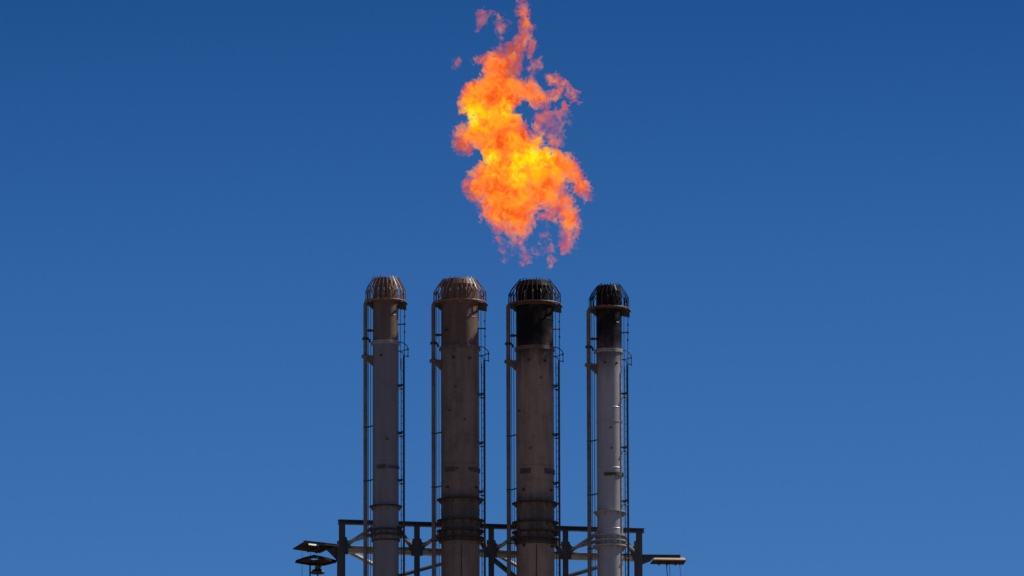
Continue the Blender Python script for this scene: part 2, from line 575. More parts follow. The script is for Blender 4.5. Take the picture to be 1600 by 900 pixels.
    m.tube([cb + Vector((0, 0, zlt - 0.5)), cb + Vector((0, 0, zct - 0.2))], 0.012, 6)
    for dy in (10, 22, 34, 52):
        c_ = ca + Vector((random.uniform(-.015, .015), 0, Z(cfg['flange'] - 4 - dy)))
        m.box(c_ - Vector((0, 0, 0.035)), c_ + Vector((0, 0, 0.035)), 0.06, 0.06)
    zc = Z(cfg['flange'] - 26)
    m.build('conduit', M_DARK, root)
    m = MB()
    m.box(ca + Vector((0, 0, zc)), polar(r * 0.98, math.radians(70), zc - 0.03), 0.035, 0.05)
    m.build('conduit_bracket', M_DARK, root)
    m = MB()
    m.prism([Vector((r + 1 * K, 0, zct + 0.06)), Vector((R + 0.03, 0, zct + 0.06)), Vector((R + 0.03, 0, zct - 0.24)), Vector((r + 1.5 * K, 0, zct - 0.2))], (0, -0.12, 0))
    m.sphere((R + 0.04, -0.06, zct + 0.02), 0.055, 6)
    m.build('pilot_box', M_DARK, root)
    # saddle plates and lugs on the near face
    for (x0, x1, y0, y1) in cfg.get('plates', []):
        m = MB()
        a0, a1 = [math.asin(max(-1, min(1, (x - cx) / cfg['r']))) for x in (x0, x1)]
        m.band(r * 0.995, r + 0.03, Z(y1, r), Z(y0, r), 24, a0, a1)
        m.build('saddle_plate', mat, root)
    for (x0, x1, y0, y1) in cfg.get('pads', []):
        m = MB()
        a0, a1 = [math.asin(max(-1, min(1, (x - cx) / cfg['r']))) for x in (x0, x1)]
        m.band(r * 0.995, r + 0.055, Z(y1, r), Z(y0, r), 16, a0, a1)
        m.build('bracket_pad', M_PAD, root)
    if cfg['r'] > 25:
        m = MB()
        a = 0.05
        m.box(polar(r + 0.002, a, Z(1100, r)), polar(r + 0.002, a, Z(850, r)), 0.02, 0.03, side=(1, 0, 0))
        m.build('weld_seam', M_RING, root)
    for (x, y, sz) in cfg['lugs']:
        m = MB()
        a = math.asin(max(-0.99, min(0.99, (x - cx) / cfg['r'])))
        p = polar(r * 0.99, a, Z(y, r))
        m.box(p, polar(r + 0.07, a, Z(y, r)), sz * K, sz * K)
        m.tube([polar(r + 0.05, a, Z(y, r)), polar(r + 0.11, a, Z(y, r))], sz * K * 0.32, 8)
        m.build('lug', M_DARK, root)
    return root

M_RUSTBAR = steel_mat('rusted_bar', (0.18, 0.095, 0.062), (0.115, 0.06, 0.04), rust=(0.16, 0.075, 0.05), rust_amt=0.5, rough=0.45)
M_RUSTBAR1 = steel_mat('pale_rusted_bar', (0.25, 0.18, 0.135), (0.17, 0.115, 0.085), rust=(0.16, 0.09, 0.06), rust_amt=0.4, rough=0.45)
M_SOOTBAR = steel_mat('sooty_bar', (0.035, 0.03, 0.028), (0.014, 0.013, 0.013), rust=(0.04, 0.022, 0.016), rust_amt=0.3, rough=0.7, spec=0.1)
M_SOOTBAR4 = steel_mat('black_bar', (0.014, 0.013, 0.013), (0.009, 0.009, 0.01), rust_amt=0.1, rough=0.75, spec=0.08)
M_COLLAR_R = steel_mat('rust_collar', (0.26, 0.15, 0.10), (0.18, 0.10, 0.07), rust_amt=0.4)
M_COLLAR_S = steel_mat('sooty_collar', (0.13, 0.07, 0.048), (0.08, 0.045, 0.033), rust_amt=0.5)
M_RING = steel_mat('scorched_ring', (0.048, 0.026, 0.020), (0.03, 0.018, 0.015), rust=(0.07, 0.035, 0.022), rust_amt=0.4, spec=0.15)
M_PAD = steel_mat('pad_plate', (0.085, 0.07, 0.062), (0.05, 0.042, 0.038), rust_amt=0.6)
M_RING_SHADE = steel_mat('shade_toned_ring', (0.05, 0.045, 0.042), (0.03, 0.028, 0.027), rust_amt=0.4, spec=0.15)  # shade on ring edges and undersides is put into this base colour
M_FL_GREY = steel_mat('pale_flange', (0.40, 0.38, 0.38), (0.30, 0.28, 0.28), rust_amt=0.3)
M_FL_BROWN = steel_mat('brown_flange', (0.20, 0.15, 0.12), (0.15, 0.11, 0.085), rust_amt=0.5)

GREY, GREY2 = (0.205, 0.195, 0.21), (0.17, 0.162, 0.175)
TAN, TAN2 = (0.34, 0.24, 0.18), (0.24, 0.165, 0.125)
flare_stack(dict(key='a', cx=602.6, r=20.3, rtop=19.5, top=433, flange=533, flr=2.2, pipe=31.3, soot=380, soot_amt=0, seed=1, rust_low=0.25, stain=0.15, gloss=0.4, lstep=74,
    col=GREY, col2=GREY2, rust=(0.165, 0.115, 0.082), rust2=(0.11, 0.07, 0.05), bars=24, wmat=M_RUSTBAR1, cmat=M_COLLAR_R, jmat=M_RUSTBAR1, fmat=M_FL_GREY,
    rings=[(788, 25.5, 0.045), (825, 25.5, 0.05), (833, 26.5, 0.06), (842, 22.5, 0.05)],
    pads=[(590, 603, 726, 732), (606.5, 622, 727, 731)], lugs=[(596, 555, 3), (605, 686, 2.6)],
    label='slender grey flare stack with a rusty brown tip, beside the frame end carrying two platforms'))
flare_stack(dict(key='b', cx=718.9, r=29.9, rtop=25.5, top=435, flange=540, flr=2.2, pipe=41.2, soot=380, soot_amt=0, seed=2, rust_low=0.8, stain=0.4, gloss=0.0, lstep=76,
    col=(0.25, 0.178, 0.135), col2=(0.165, 0.115, 0.088), rust=(0.165, 0.11, 0.08), rust2=(0.11, 0.058, 0.04), bars=30, wmat=M_RUSTBAR, cmat=M_COLLAR_R, jmat=M_RUSTBAR1, fmat=M_FL_BROWN,
    rings=[(750, 30.6, 0.03), (776, 36.5, 0.045), (793, 30.5, 0.03), (799, 30.5, 0.03), (809, 36.5, 0.05), (825, 37, 0.05), (836, 37, 0.05), (842, 34, 0.04)],
    plates=[(699, 746, 724, 743)], pads=[(697, 711, 729, 736), (735, 748, 729, 736)],
    lugs=[(709, 558, 3.6), (734, 559, 3.6), (698, 514, 3.4), (700, 760, 3.2), (743, 760, 3.2), (715, 732, 2.6), (733, 732, 2.6), (712, 604, 2.4), (726, 655, 2.2), (703, 640, 2.2)],
    label='thick brown flare stack whose bars and tip are coppery rust with no soot'))
flare_stack(dict(key='c', cx=835.8, r=29.6, rtop=24.7, top=437.5, flange=541, flr=1.8, pipe=41.2, soot=539, soot_amt=1.0, seed=3, rust_low=0.55, stain=0.4, gloss=0.0, lstep=76,
    col=TAN, col2=TAN2, rust=(0.15, 0.11, 0.09), rust2=(0.09, 0.052, 0.038), bars=30, wmat=M_SOOTBAR, cmat=M_COLLAR_S, jmat=M_PIPE, fmat=M_FL_BROWN,
    rings=[(750, 30.2, 0.03), (782, 36, 0.045), (796, 30.2, 0.025), (812, 36, 0.05), (827, 36.5, 0.05), (838, 36.5, 0.05), (843, 33.5, 0.04), (847, 32, 0.03)],
    plates=[(813, 862, 727, 747)], pads=[(814, 829, 731, 739), (850, 864.5, 731, 739)],
    lugs=[(827, 562, 3.4), (851, 563, 3.4), (818, 764, 3.4), (860, 764, 3.4), (818.5, 851, 3.6), (860.6, 852, 3.6), (822, 736, 2.6), (856, 738, 2.8), (845, 590, 2.2), (812, 640, 2), (829, 700, 2)],
    label='thick brown flare stack with a soot blackened tip, directly below the big flame'))
flare_stack(dict(key='d', cx=952.2, r=20.3, rtop=17.5, top=444.5, flange=546, flr=2.4, pipe=32, soot=534, soot_amt=0.96, seed=4, rust_low=0.12, stain=0.08, gloss=1.0, lstep=84,
    col=(0.39, 0.365, 0.36), col2=(0.33, 0.31, 0.305), rust=(0.17, 0.14, 0.12), rust2=(0.10, 0.075, 0.065), bars=24, wmat=M_SOOTBAR4, cmat=M_COLLAR_S, jmat=M_SOOTBAR, fmat=M_FL_GREY,
    rings=[(657, 21.0, 0.05), (797, 26, 0.04), (834, 25.5, 0.05), (842, 26.5, 0.05), (850, 27, 0.05)],
    pads=[(944, 955, 738, 743), (960, 972, 737, 743)], lugs=[(946, 566, 3), (963, 567, 2.6), (957, 740, 3.0), (954, 668, 2.4), (955, 700, 2.4)],
    label='slender pale grey flare stack with a sooty black tip, shaft sunlit along one edge'))

# ------------------------------------------------------------------ guide frame behind the stacks
OFF = 1.35
def fr(px, py, d=0.0):
    return on_row(px, py, OFF + d)

def post_line(px, py0):
    p = fr(px, py0)
    return p, Vector((p.x, p.y, 0))

fb = fr(767.5, 850)
frame = empty('support_frame', (fb.x, fb.y, 0))
tag(frame, 'dark steel guide frame of posts, beams and braces standing behind the four stacks', 'steel frame')
FO = Vector((fb.x, fb.y, 0))
def L(p):
    return Vector(p) - FO

BY = lambda px: 812 + 7 / 2 + (px - 528) * 14.0 / 478        # mid line of the top beam
MY = lambda px: 858.5 + (px - 545) * 10.5 / 360              # mid line of the horizontal pipe
m = MB()
m.ibeam(L(fr(528.5, BY(528.5))), L(fr(1006, BY(1006))), 0.26, 7 * K, 0.04)
m.build('top_beam', M_FRAME, frame)
m = MB()
m.tube([L(fr(538, MY(538), 0.12)), L(fr(995, MY(995), 0.12))], 6.3 * K, 14)
m.build('cross_pipe', M_TUBE, frame)
for px, wdt in ((534.5, 10), (651.5, 9), (767.5, 9), (883.5, 9), (998.5, 10)):
    m = MB()
    p = fr(px, BY(px) + 4)
    g_ = L(Vector((p.x, p.y, 0)))
    m.box(g_, L(p), wdt * K, 0.24, side=(0, 1, 0))
    if wdt == 10:
        sgn = -1 if px < 600 else -1
        q = fr(px - 1.5, 846)
        m.box(L(Vector((q.x, q.y - 0.02, 0))), L(Vector((q.x, q.y - 0.02, q.z))), 12.5 * K, 0.26, side=(0, 1, 0))
    post = m.build('post', M_FRAME, frame)
    for sgn in (-1, 1):                                      # gussets and clip angles at the node
        if (px < 600 and sgn < 0) or (px > 950 and sgn > 0):
            continue
        m = MB()
        e = sgn * wdt / 2
        pl = [fr(px + e, 839, -0.1), fr(px + e + sgn * 2.5, 839, -0.1), fr(px + e + sgn * 2.5, 842.5, -0.1), fr(px + e + sgn * 8, 849, -0.1), fr(px + e + sgn * 8, 853, -0.1), fr(px + e + sgn * 4.5, 858, -0.1), fr(px + e + sgn * 4.5, 866, -0.1), fr(px + e, 866, -0.1)]
        dy = (px - 534) * 14 / 478
        pl = [L(p + Vector((0, 0, -dy * K * 0.72))) for p in pl]
        m.prism(pl, (0, 0.05, 0))
        m.build('gusset_plate', M_FRAME, frame)
# braces: from each node up to the top beam, and guide arms forward to the stack rings
bays = [(534.5, 602.6, 651.5, 20.3), (651.5, 718.9, 767.5, 30), (767.5, 835.8, 883.5, 30), (883.5, 952.2, 998.5, 20.3)]
for (xa, xs, xb, rs) in bays:
    for xn, sg in ((xa, 1), (xb, -1)):
        m = MB()
        m.ibeam(L(fr(xn + sg * 9, MY(xn) - 8)), L(fr(xs - sg * 16, BY(xs) + 4)), 0.15, 0.15, 0.02)
        m.build('diagonal_brace', M_TUBE if sg > 0 else M_FRAME, frame)
        m = MB()
        sp_ = on_row(xs, 836 + (xs - 600) * 14 / 478)
        m.tube([L(fr(xn + sg * 7, MY(xn) - 10)), L(sp_ + Vector((-sg * (rs + 3) * K, 0.1, 0)))], 2.4 * K, 10)
        m.build('guide_arm', M_TUBE, frame)
for (x0, y0, x1, y1, mat, rad) in ((541, 860, 604, 893, M_TUBE, 3.2), (612, 903, 718, 873, M_FRAME, 3), (772, 864, 836, 900, M_TUBE, 3.0), (768, 872, 815, 910, M_FRAME, 4), (872, 905, 955, 880, M_FRAME, 3.2)):
    m = MB()
    m.tube([L(fr(x0, y0, 0.3)), L(fr(x1, y1, 0.5))], rad * K, 10)
    m.build('lower_brace', mat, frame)

# ------------------------------------------------------------------ platforms on the frame ends
def work_platform_right():
    o = fr(1000, 872)
    root = empty('work_platform', o)
    tag(root, 'small platform with a sunlit tan toe board, cables hanging under it', 'platform', 'small platforms on the frame ends')
    Lr = lambda p: Vector(p) - o
    m = MB()
    m.ibeam(Lr(fr(1003, 868.8, -0.1)), Lr(fr(1063, 869.3, -0.1)), 0.12, 4.5 * K, 0.02)
    m.build('outrigger', M_FRAME, root)
    m = MB()
    pl = [fr(1003, 867), fr(1024, 869), fr(1016, 877), fr(1003, 882)]
    m.prism([Lr(p) for p in pl], (0, 0.06, 0))
    m.build('gusset_plate', M_FRAME, root)
    # deck seen from below; the near edge is the higher one in view
    zt = fr(1045, 874).z
    def onz(px, py, z):
        d = ray(px, py)
        return CAM + d * ((z - CAM.z) / d.z)
    a, b, c, d_ = onz(1021, 875.2, zt), onz(1072, 876, zt), onz(1068, 882.5, zt), onz(1016, 881.5, zt)
    m = MB()
    m.prism([Lr(a), Lr(b), Lr(c), Lr(d_)], (0, 0, 0.035))
    for t in (0.25, 0.5, 0.75):
        m.box(Lr(a.lerp(b, t)) - Vector((0, 0, 0.022)), Lr(d_.lerp(c, t)) - Vector((0, 0, 0.022)), 0.05, 0.04)
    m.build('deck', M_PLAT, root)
    m = MB()
    up = Vector((0, 0.26, 0.155))
    m.prism([Lr(a) + Vector((0, -0.01, 0)), Lr(b) + Vector((0, -0.01, 0)), Lr(b) + up + Vector((-0.05, 0, 0)), Lr(a) + up + Vector((0.05, 0, 0))], (0, 0.03, 0.0))
    m.build('toe_board', M_BOARD, root)
    for (x, pts) in ((1041, [(1041, 882), (1042, 890), (1043.5, 905)]), (1046, [(1046, 882), (1046.5, 892), (1047, 905)]), (1062, [(1062, 883), (1063, 893), (1065, 905)])):
        m = MB()
        y = (a.y + c.y) / 2
        P = [at(px, py, y) for px, py in pts]
        P[0].z = zt
        P.append(P[-1] + Vector((0.05, 0, -3)))
        p0 = P[0].copy()
        P = [q - p0 for q in P]
        m.tube(P, 0.011 if x > 1041 else 0.018, 6)
        lab = {1041: 'thickest dark cable, hanging under the tan edged platform', 1046: 'thin cable just beside the thickest cable under the tan edged platform', 1062: 'thin cable hanging alone near the outer tip of the tan edged platform'}[x]
        c_ = m.build('hanging_cable', M_CABLE)
        c_.location = p0
        tag(c_, lab, 'cable', 'cables hanging under the platforms')
work_platform_right()

def onz(px, py, z):
    d = ray(px, py)
    return CAM + d * ((z - CAM.z) / d.z)

def deck_ring(out, inn, th):
    n = len(out)
    v = [Vector(p) for p in out + inn]
    v += [p + Vector((0, 0, th)) for p in v]
    f = []
    for i in range(n):
        j = (i + 1) % n
        f += [(i, j, n + j, n + i), (2 * n + i, 3 * n + i, 3 * n + j, 2 * n + j), (i, 2 * n + i, 2 * n + j, j), (n + i, n + j, 3 * n + j, 3 * n + i)]
    m = MB()
    m.add(v, f)
    return m

def work_platform_left():
    o = fr(527, 860)
    root = empty('work_platform', o)
    tag(root, 'dark platform with a bright white plate under its outrigger, above the hatch platform', 'platform', 'small platforms on the frame ends')
    Lr = lambda p: Vector(p) - o
    z = fr(500, 856).z
    a, b, c, d_ = onz(476, 847.2, z), onz(525, 853, z), onz(500, 864.5, z), onz(457.5, 858.5, z)
    out = [onz(x, y, z) for x, y in ((476, 847.2), (500, 850), (525, 853), (500, 864.5), (478, 861.5), (457.5, 858.5))]
    inn = [onz(x, y, z) for x, y in ((481.5, 848.9), (496, 850.6), (507, 855.0), (498, 854.7), (490, 853.9), (482.5, 852.8))]
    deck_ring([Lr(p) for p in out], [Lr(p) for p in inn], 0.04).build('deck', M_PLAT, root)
    m = MB()
    for t in (0.55, 0.85):
        m.box(Lr(a.lerp(b, t)) - Vector((0, 0, 0.018)), Lr(d_.lerp(c, t)) - Vector((0, 0, 0.018)), 0.05, 0.03)
    m.build('joist', M_PLAT, root)
    m = MB()
    m.ibeam(Lr(at(475, 846.3, a.y - 0.25)), Lr(at(528, 852.0, b.y - 0.1)), 0.1, 3.4 * K, 0.018)
    m.build('outrigger', M_FRAME, root)
    m = MB()
    pl = [fr(528, 851), fr(508, 858), fr(512, 861), fr(520, 869), fr(528, 877)]
    m.prism([Lr(p) for p in pl], (0, 0.05, 0))
    m.build('gusset_plate', M_FRAME, root)
    m = MB()
    lo = [inn[5], inn[4], inn[3], inn[2]]
    hi = [at(512, 854.2, inn[2].y + 0.12), at(505, 851.5, inn[3].y + 0.34), at(490, 848.4, inn[4].y + 0.36), at(481, 847.6, inn[5].y + 0.36)]
    m.prism([Lr(p) + Vector((0, 0.02, 0.045)) for p in lo + hi], (0, 0.02, -0.005))
    m.build('white_plate', M_WHITE, root)
    for k, (x0, x1, lab) in enumerate(((472, 471.5, 'thin cable hanging from the outer corner of the dark platform'), (485, 485, 'thin cable hanging from the dark platform down to the hatch platform'))):
        y = (c.y + d_.y) / 2
        p = at(x0, 861, y)
        p.z = z
        q = at(x1, 905 if k == 0 else 872, y)
        if k == 0: q.z -= 3
        m = MB()
        m.tube([Vector((0, 0, 0)), q - p], 0.009, 6)
        c_ = m.build('hanging_cable', M_CABLE)
        c_.location = p
        tag(c_, lab, 'cable', 'cables hanging under the platforms')
work_platform_left()

def hatch_platform():
    o = fr(495, 876)
    root = empty('hatch_platform', o)
    tag(root, 'lowest small diamond shaped platform with an open hatch in its deck', 'platform', 'small platforms on the frame ends')
    Lr = lambda p: Vector(p) - o
    z = fr(495, 876).z
    out = [onz(x, y, z) for x, y in ((462, 877.2), (475, 872.6), (491, 868.6), (512, 873), (524.5, 877), (506, 881.6), (486, 881.2))]
    inn = [onz(x, y, z) for x, y in ((482, 875.0), (485.5, 873.6), (490, 872.4), (496, 873.2), (499, 874.2), (496, 876.4), (489, 877.0))]
    n = len(out)
    v = [Lr(p) for p in out]
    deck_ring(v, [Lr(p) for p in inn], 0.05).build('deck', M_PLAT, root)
    m = MB()
    for i in range(n):
        j = (i + 1) % n
        m.box(v[i] - Vector((0, 0, 0.03)), v[j] - Vector((0, 0, 0.03)), 0.05, 0.06)
    m.build('edge_frame', M_PLAT, root)
    y = (out[5].y + out[6].y) / 2
    p = at(484.5, 881, y)
    m = MB()
    m.box(Lr(p), Lr(Vector((p.x - 0.03, p.y, 0))), 2.6 * K, 2.6 * K, side=(0, 1, 0))
    m.build('post', M_FRAME, root)
    p = fr(528, 874)
    m = MB()
    m.box(Lr(p), Lr(out[4]), 0.06, 0.07)
    m.build('outrigger', M_FRAME, root)
    # lamp hanging below the deck
    q = at(496.5, 881, y)
    lamp = empty('flood_lamp', q)
    tag(lamp, 'grey flood lamp with a round hood, hung under the diamond hatch platform', 'lamp')
    m = MB()
    k = K
    m.lathe([(0.001, 0), (2.2 * k, 0), (2.6 * k, -2 * k), (4.6 * k, -4 * k), (4.8 * k, -8 * k), (3.6 * k, -9 * k), (0.001, -9 * k)], 20)
    m.build('housing', M_LAMP, lamp)
    m = MB()
    m.lathe([(3.6 * k, -8 * k), (8.2 * k, -9.5 * k), (11 * k, -13 * k), (10.6 * k, -15.5 * k), (9.8 * k, -15 * k), (7 * k, -11.5 * k), (3.2 * k, -10 * k)], 24, loop=True)
    m.build('hood', M_DARK, lamp)
    m = MB()
    m.tube([Vector((0, 0, -9 * k)), Vector((0, 0, -30 * k))], 1.3 * k, 8)
    m.build('stem', M_FRAME, lamp)
    m = MB()
    m.tube([Vector((5.0 * k, 0, 0.0)), Vector((5.2 * k, 0, -4.5 * k)), Vector((2.5 * k, 0, -6 * k))], 1.0 * k, 8)
    m.build('cable_gland', M_PIPE, lamp)
hatch_platform()

# ------------------------------------------------------------------ flame
A = lambda pts: [(680 + x / 4.09, y / 4.09) for x, y in pts]
B = lambda pts: [(680 + x / 4.09, 200 + y / 4.09) for x, y in pts]
OUT = A([(570, -40), (590, 20), (605, 100), (618, 160), (600, 210), (590, 280), (580, 330), (545, 400), (530, 470), (560, 510), (600, 490), (620, 465), (650, 530), (690, 590), (740, 590), (790, 560),
         (730, 530), (715, 480), (770, 490), (840, 530), (900, 580), (915, 650), (870, 640), (830, 590), (780, 620), (730, 650), (715, 700), (670, 695), (600, 700), (565, 645), (530, 660), (500, 700), (540, 740),
         (560, 790), (590, 840), (630, 870), (700, 855)]) + \
      B([(720, 40), (690, 90), (660, 140), (720, 140), (800, 135), (870, 165), (920, 220), (955, 300), (975, 370), (1005, 430), (960, 455), (900, 410), (870, 350), (830, 340), (815, 400), (870, 440), (900, 520), (908, 600),
         (900, 680), (885, 740), (850, 790), (825, 800), (815, 740), (800, 660), (790, 570), (740, 560), (690, 520), (640, 560), (630, 640), (590, 690), (570, 740), (600, 790), (590, 850), (550, 870), (545, 800), (520, 760),
         (500, 830), (460, 840), (490, 780), (480, 700), (430, 650), (390, 690), (350, 620), (290, 560), (270, 500), (290, 450), (240, 465), (190, 430), (180, 370), (215, 290), (270, 230), (310, 190), (290, 140),
         (250, 125), (210, 165), (175, 180), (130, 150), (110, 60), (120, 20)]) + \
      A([(160, 800), (225, 765), (180, 730), (140, 660), (150, 620), (200, 540), (260, 520), (300, 460), (310, 400), (230, 388), (330, 350), (430, 320), (490, 265), (530, 205), (550, 150), (540, 90), (545, 30), (520, -40)])
HOLES = []
WISP = [A([(385, 150), (420, 118), (440, 150), (480, 160), (450, 200), (425, 240), (420, 300), (405, 240), (380, 200)]), A([(260, 140), (270, 95), (310, 70), (380, 90), (330, 120), (300, 160), (275, 190)]),
        A([(120, 380), (160, 355), (165, 390), (150, 430), (130, 420)]), A([(590, 440), (610, 380), (680, 370), (695, 440), (650, 470)]), A([(590, 250), (630, 240), (640, 330), (600, 380)]),
        A([(640, 730), (700, 700), (760, 690), (800, 690), (820, 640), (850, 680), (868, 820), (840, 790), (825, 850), (830, 930), (780, 960), (720, 930), (700, 880), (640, 860), (610, 800)]), A([(560, 560), (600, 540), (650, 560), (600, 600)]),
        B([(690, 580), (720, 600), (740, 680), (715, 720), (680, 690), (705, 670)]), B([(668, 750), (690, 770), (745, 765), (750, 790), (700, 800), (670, 790)]), B([(735, 840), (752, 845), (745, 900), (715, 905), (728, 880)]),
        B([(640, 560), (700, 530), (790, 560), (800, 640), (760, 620), (700, 580), (650, 600)]), B([(600, 760), (640, 770), (640, 810), (610, 800)]), B([(380, 690), (420, 700), (470, 790), (440, 800), (400, 740)])]

def flame():
    h = 1.1
    x0, x1, y0, y1, zmax = 690, 945, -14, 430, 58
    nx, ny, nz = int((x1 - x0) / h), int((y1 - y0) / h), int(2 * zmax / h)
    gx = x0 + h * np.arange(nx)
    gy = y0 + h * np.arange(ny)
    X2, Y2 = np.meshgrid(gx, gy, indexing='ij')
    def sdf(poly):                                           # positive inside, in pixels
        p = np.array(poly)
        q = np.roll(p, -1, 0)
        d2 = np.full(X2.shape, 1e9)
        ins = np.zeros(X2.shape, bool)
        for (ax, ay), (bx, by) in zip(p, q):
            ex, ey = bx - ax, by - ay
            t = np.clip(((X2 - ax) * ex + (Y2 - ay) * ey) / (ex * ex + ey * ey + 1e-9), 0, 1)
            d2 = np.minimum(d2, (X2 - ax - t * ex) ** 2 + (Y2 - ay - t * ey) ** 2)
            c = ((ay > Y2) != (by > Y2)) & (X2 < ex * (Y2 - ay) / (ey + 1e-12) + ax)
            ins ^= c
        d = np.sqrt(d2)
        return np.where(ins, d, -d)
    S = sdf(OUT)
    for hp in HOLES:
        S = np.minimum(S, -sdf(hp) - 0.5)
    W = np.full(S.shape, -50.0)
    for wp in WISP:
        W = np.maximum(W, np.minimum(sdf(wp), 6.0) - 1.8)
    S = np.maximum(S, W)
    rng = np.random.default_rng(11)
    def vnoise(px, py, pz, scale, seed):                     # smooth value noise, about -1..1
        g = np.random.default_rng(seed).uniform(-1, 1, (32, 32, 32)).astype(np.float32)
        fx, fy, fz = px / scale, py / scale, pz / scale
        ix, iy, iz = np.floor(fx).astype(np.int32), np.floor(fy).astype(np.int32), np.floor(fz).astype(np.int32)
        tx, ty, tz = fx - ix, fy - iy, fz - iz
        tx, ty, tz = [t * t * (3 - 2 * t) for t in (tx, ty, tz)]
        r = 0
        for a in (0, 1):
            wx = tx if a else 1 - tx
            for b in (0, 1):
                wy = ty if b else 1 - ty
                for c in (0, 1):
                    wz = tz if c else 1 - tz
                    r = r + wx * wy * wz * g[(ix + a) & 31, (iy + b) & 31, (iz + c) & 31]
        return r
    gz = -zmax + h * np.arange(nz)
    F = np.empty((nx, ny, nz), np.float32)
    zc2 = 11 * vnoise(X2, Y2, X2 * 0, 55, 3) + 6 * vnoise(X2, Y2, X2 * 0, 23, 4)
    CH = 12
    for k0 in range(0, nz, CH):
        ks = gz[k0:k0 + CH].astype(np.float32)
        PX = np.broadcast_to(X2[:, :, None], (nx, ny, len(ks))).astype(np.float32)
        PY = np.broadcast_to(Y2[:, :, None], (nx, ny, len(ks))).astype(np.float32)
        PZ = np.broadcast_to(ks[None, None, :], (nx, ny, len(ks))).astype(np.float32)
        wx = 5.0 * vnoise(PX, PY, PZ, 26, 21) + 3.0 * vnoise(PX, PY, PZ, 11, 22) + 1.5 * vnoise(PX, PY, PZ, 5, 23)
        wy = 5.0 * vnoise(PX, PY, PZ, 26, 31) + 3.0 * vnoise(PX, PY, PZ, 11, 32) + 1.5 * vnoise(PX, PY, PZ, 5, 33)
        qx, qy, qz = PX + wx, PY + wy, PZ + 0.7 * wy
        ux = np.clip((PX + 0.45 * wx - x0) / h, 0, nx - 1.01)
        uy = np.clip((PY + 0.45 * wy - y0) / h, 0, ny - 1.01)
        ix, iy = ux.astype(np.int32), uy.astype(np.int32)
        tx, ty = ux - ix, uy - iy
        s = (S[ix, iy] * (1 - tx) * (1 - ty) + S[ix + 1, iy] * tx * (1 - ty) + S[ix, iy + 1] * (1 - tx) * ty + S[ix + 1, iy + 1] * tx * ty)
        zc = zc2[:, :, None]
        s = np.minimum(s, 30)
        dzz = PZ - zc
        f = s + 1.2 - 0.8 * (np.sqrt(dzz * dzz + 9) - 3)
        n = 4.6 * vnoise(qx, qy, qz, 15, 41) + 4.2 * (0.5 - np.abs(vnoise(qx, qy, qz, 8, 42)) * 1.6) + 5.6 * vnoise(qx, qy, qz, 4.4, 43) + 4.4 * vnoise(qx, qy, qz, 2.6, 44)
        n = n * (1 + 0.35 * np.clip((PY - 300) / 70, 0, 1) + 0.25 * np.clip((90 - PY) / 60, 0, 1))
        F[:, :, k0:k0 + CH] = f + n + 0.3
    F[0], F[-1] = -9, -9
    F[:, 0], F[:, -1] = -9, -9
    F[:, :, 0], F[:, :, -1] = -9, -9
    # ---- surface nets
    ins = F > 0
    cnt = np.zeros((nx - 1, ny - 1, nz - 1), np.int8)
    for a in (0, 1):
        for b in (0, 1):
            for c in (0, 1):
                cnt += ins[a:nx - 1 + a, b:ny - 1 + b, c:nz - 1 + c]
    act = (cnt > 0) & (cnt < 8)
    idx = np.full(act.shape, -1, np.int64)
    ci, cj, ck = np.nonzero(act)
    idx[ci, cj, ck] = np.arange(len(ci))
    pos = np.zeros((len(ci), 3))
    num = np.zeros(len(ci))
    corners = [(a, b, c) for a in (0, 1) for b in (0, 1) for c in (0, 1)]
    for p in corners:
        for ax in range(3):
            if p[ax] == 0:
                q = list(p)
                q[ax] = 1
                v0 = F[ci + p[0], cj + p[1], ck + p[2]]
                v1 = F[ci + q[0], cj + q[1], ck + q[2]]
                cr = (v0 > 0) != (v1 > 0)
                t = np.where(cr, v0 / (v0 - v1 + 1e-12), 0)
                pt = np.array(p, float)[None, :].repeat(len(ci), 0)
                pt[:, ax] = t
                pos[cr] += pt[cr]
                num[cr] += 1
    pos /= num[:, None]
    gp = np.stack([ci, cj, ck], 1) + pos
    quads = []
    for ax in range(3):
        sl0 = [slice(None)] * 3
        sl1 = [slice(None)] * 3
        sl0[ax] = slice(0, -1)
        sl1[ax] = slice(1, None)
        a_, b_ = ins[tuple(sl0)], ins[tuple(sl1)]
        ei = np.nonzero(a_ != b_)
        dirn = a_[ei]
        u, v = [(1, 2), (2, 0), (0, 1)][ax]
        e = [np.array(t) for t in ei]
        def cell(du, dv):
            w_ = [t.copy() for t in e]
            w_[u] -= du
            w_[v] -= dv
            return idx[w_[0], w_[1], w_[2]]
        q = np.stack([cell(1, 1), cell(0, 1), cell(0, 0), cell(1, 0)], 1)
        q[~dirn] = q[~dirn][:, ::-1]
        quads.append(q)
    quads = np.concatenate(quads)
    quads = quads[:, ::-1]          # the pixel y axis points down, which mirrors the handedness; fixed below by a test
    # ---- to the world
    st = on_row(835.8, 640)
    Y0 = st.y
    px, py, dz = x0 + gp[:, 0] * h, y0 + gp[:, 1] * h, -zmax + gp[:, 2] * h
    dx = (px - 800) / FPX
    dyy = (450 - py) / FPX
    D = np.array(FWD)[None] + np.array(RIGHT)[None] * dx[:, None] + np.array(UP)[None] * dyy[:, None]
    t = (Y0 + (dz - 40 - 20 * np.clip((420 - py) / 90, 0, 1)) * K - CAM.y) / D[:, 1]
    P = np.array(CAM)[None] + D * t[:, None]
    org = at(830, 425, Y0)
    P -= np.array(org)[None]
    # signed volume decides the winding
    a_, b_, c_, d_ = P[quads[:, 0]], P[quads[:, 1]], P[quads[:, 2]], P[quads[:, 3]]
    vol = np.einsum('ij,ij->', np.cross(a_, b_), c_) + np.einsum('ij,ij->', np.cross(a_, c_), d_)
    if vol < 0:
        quads = quads[:, ::-1]
    me = bpy.data.meshes.new('flame')
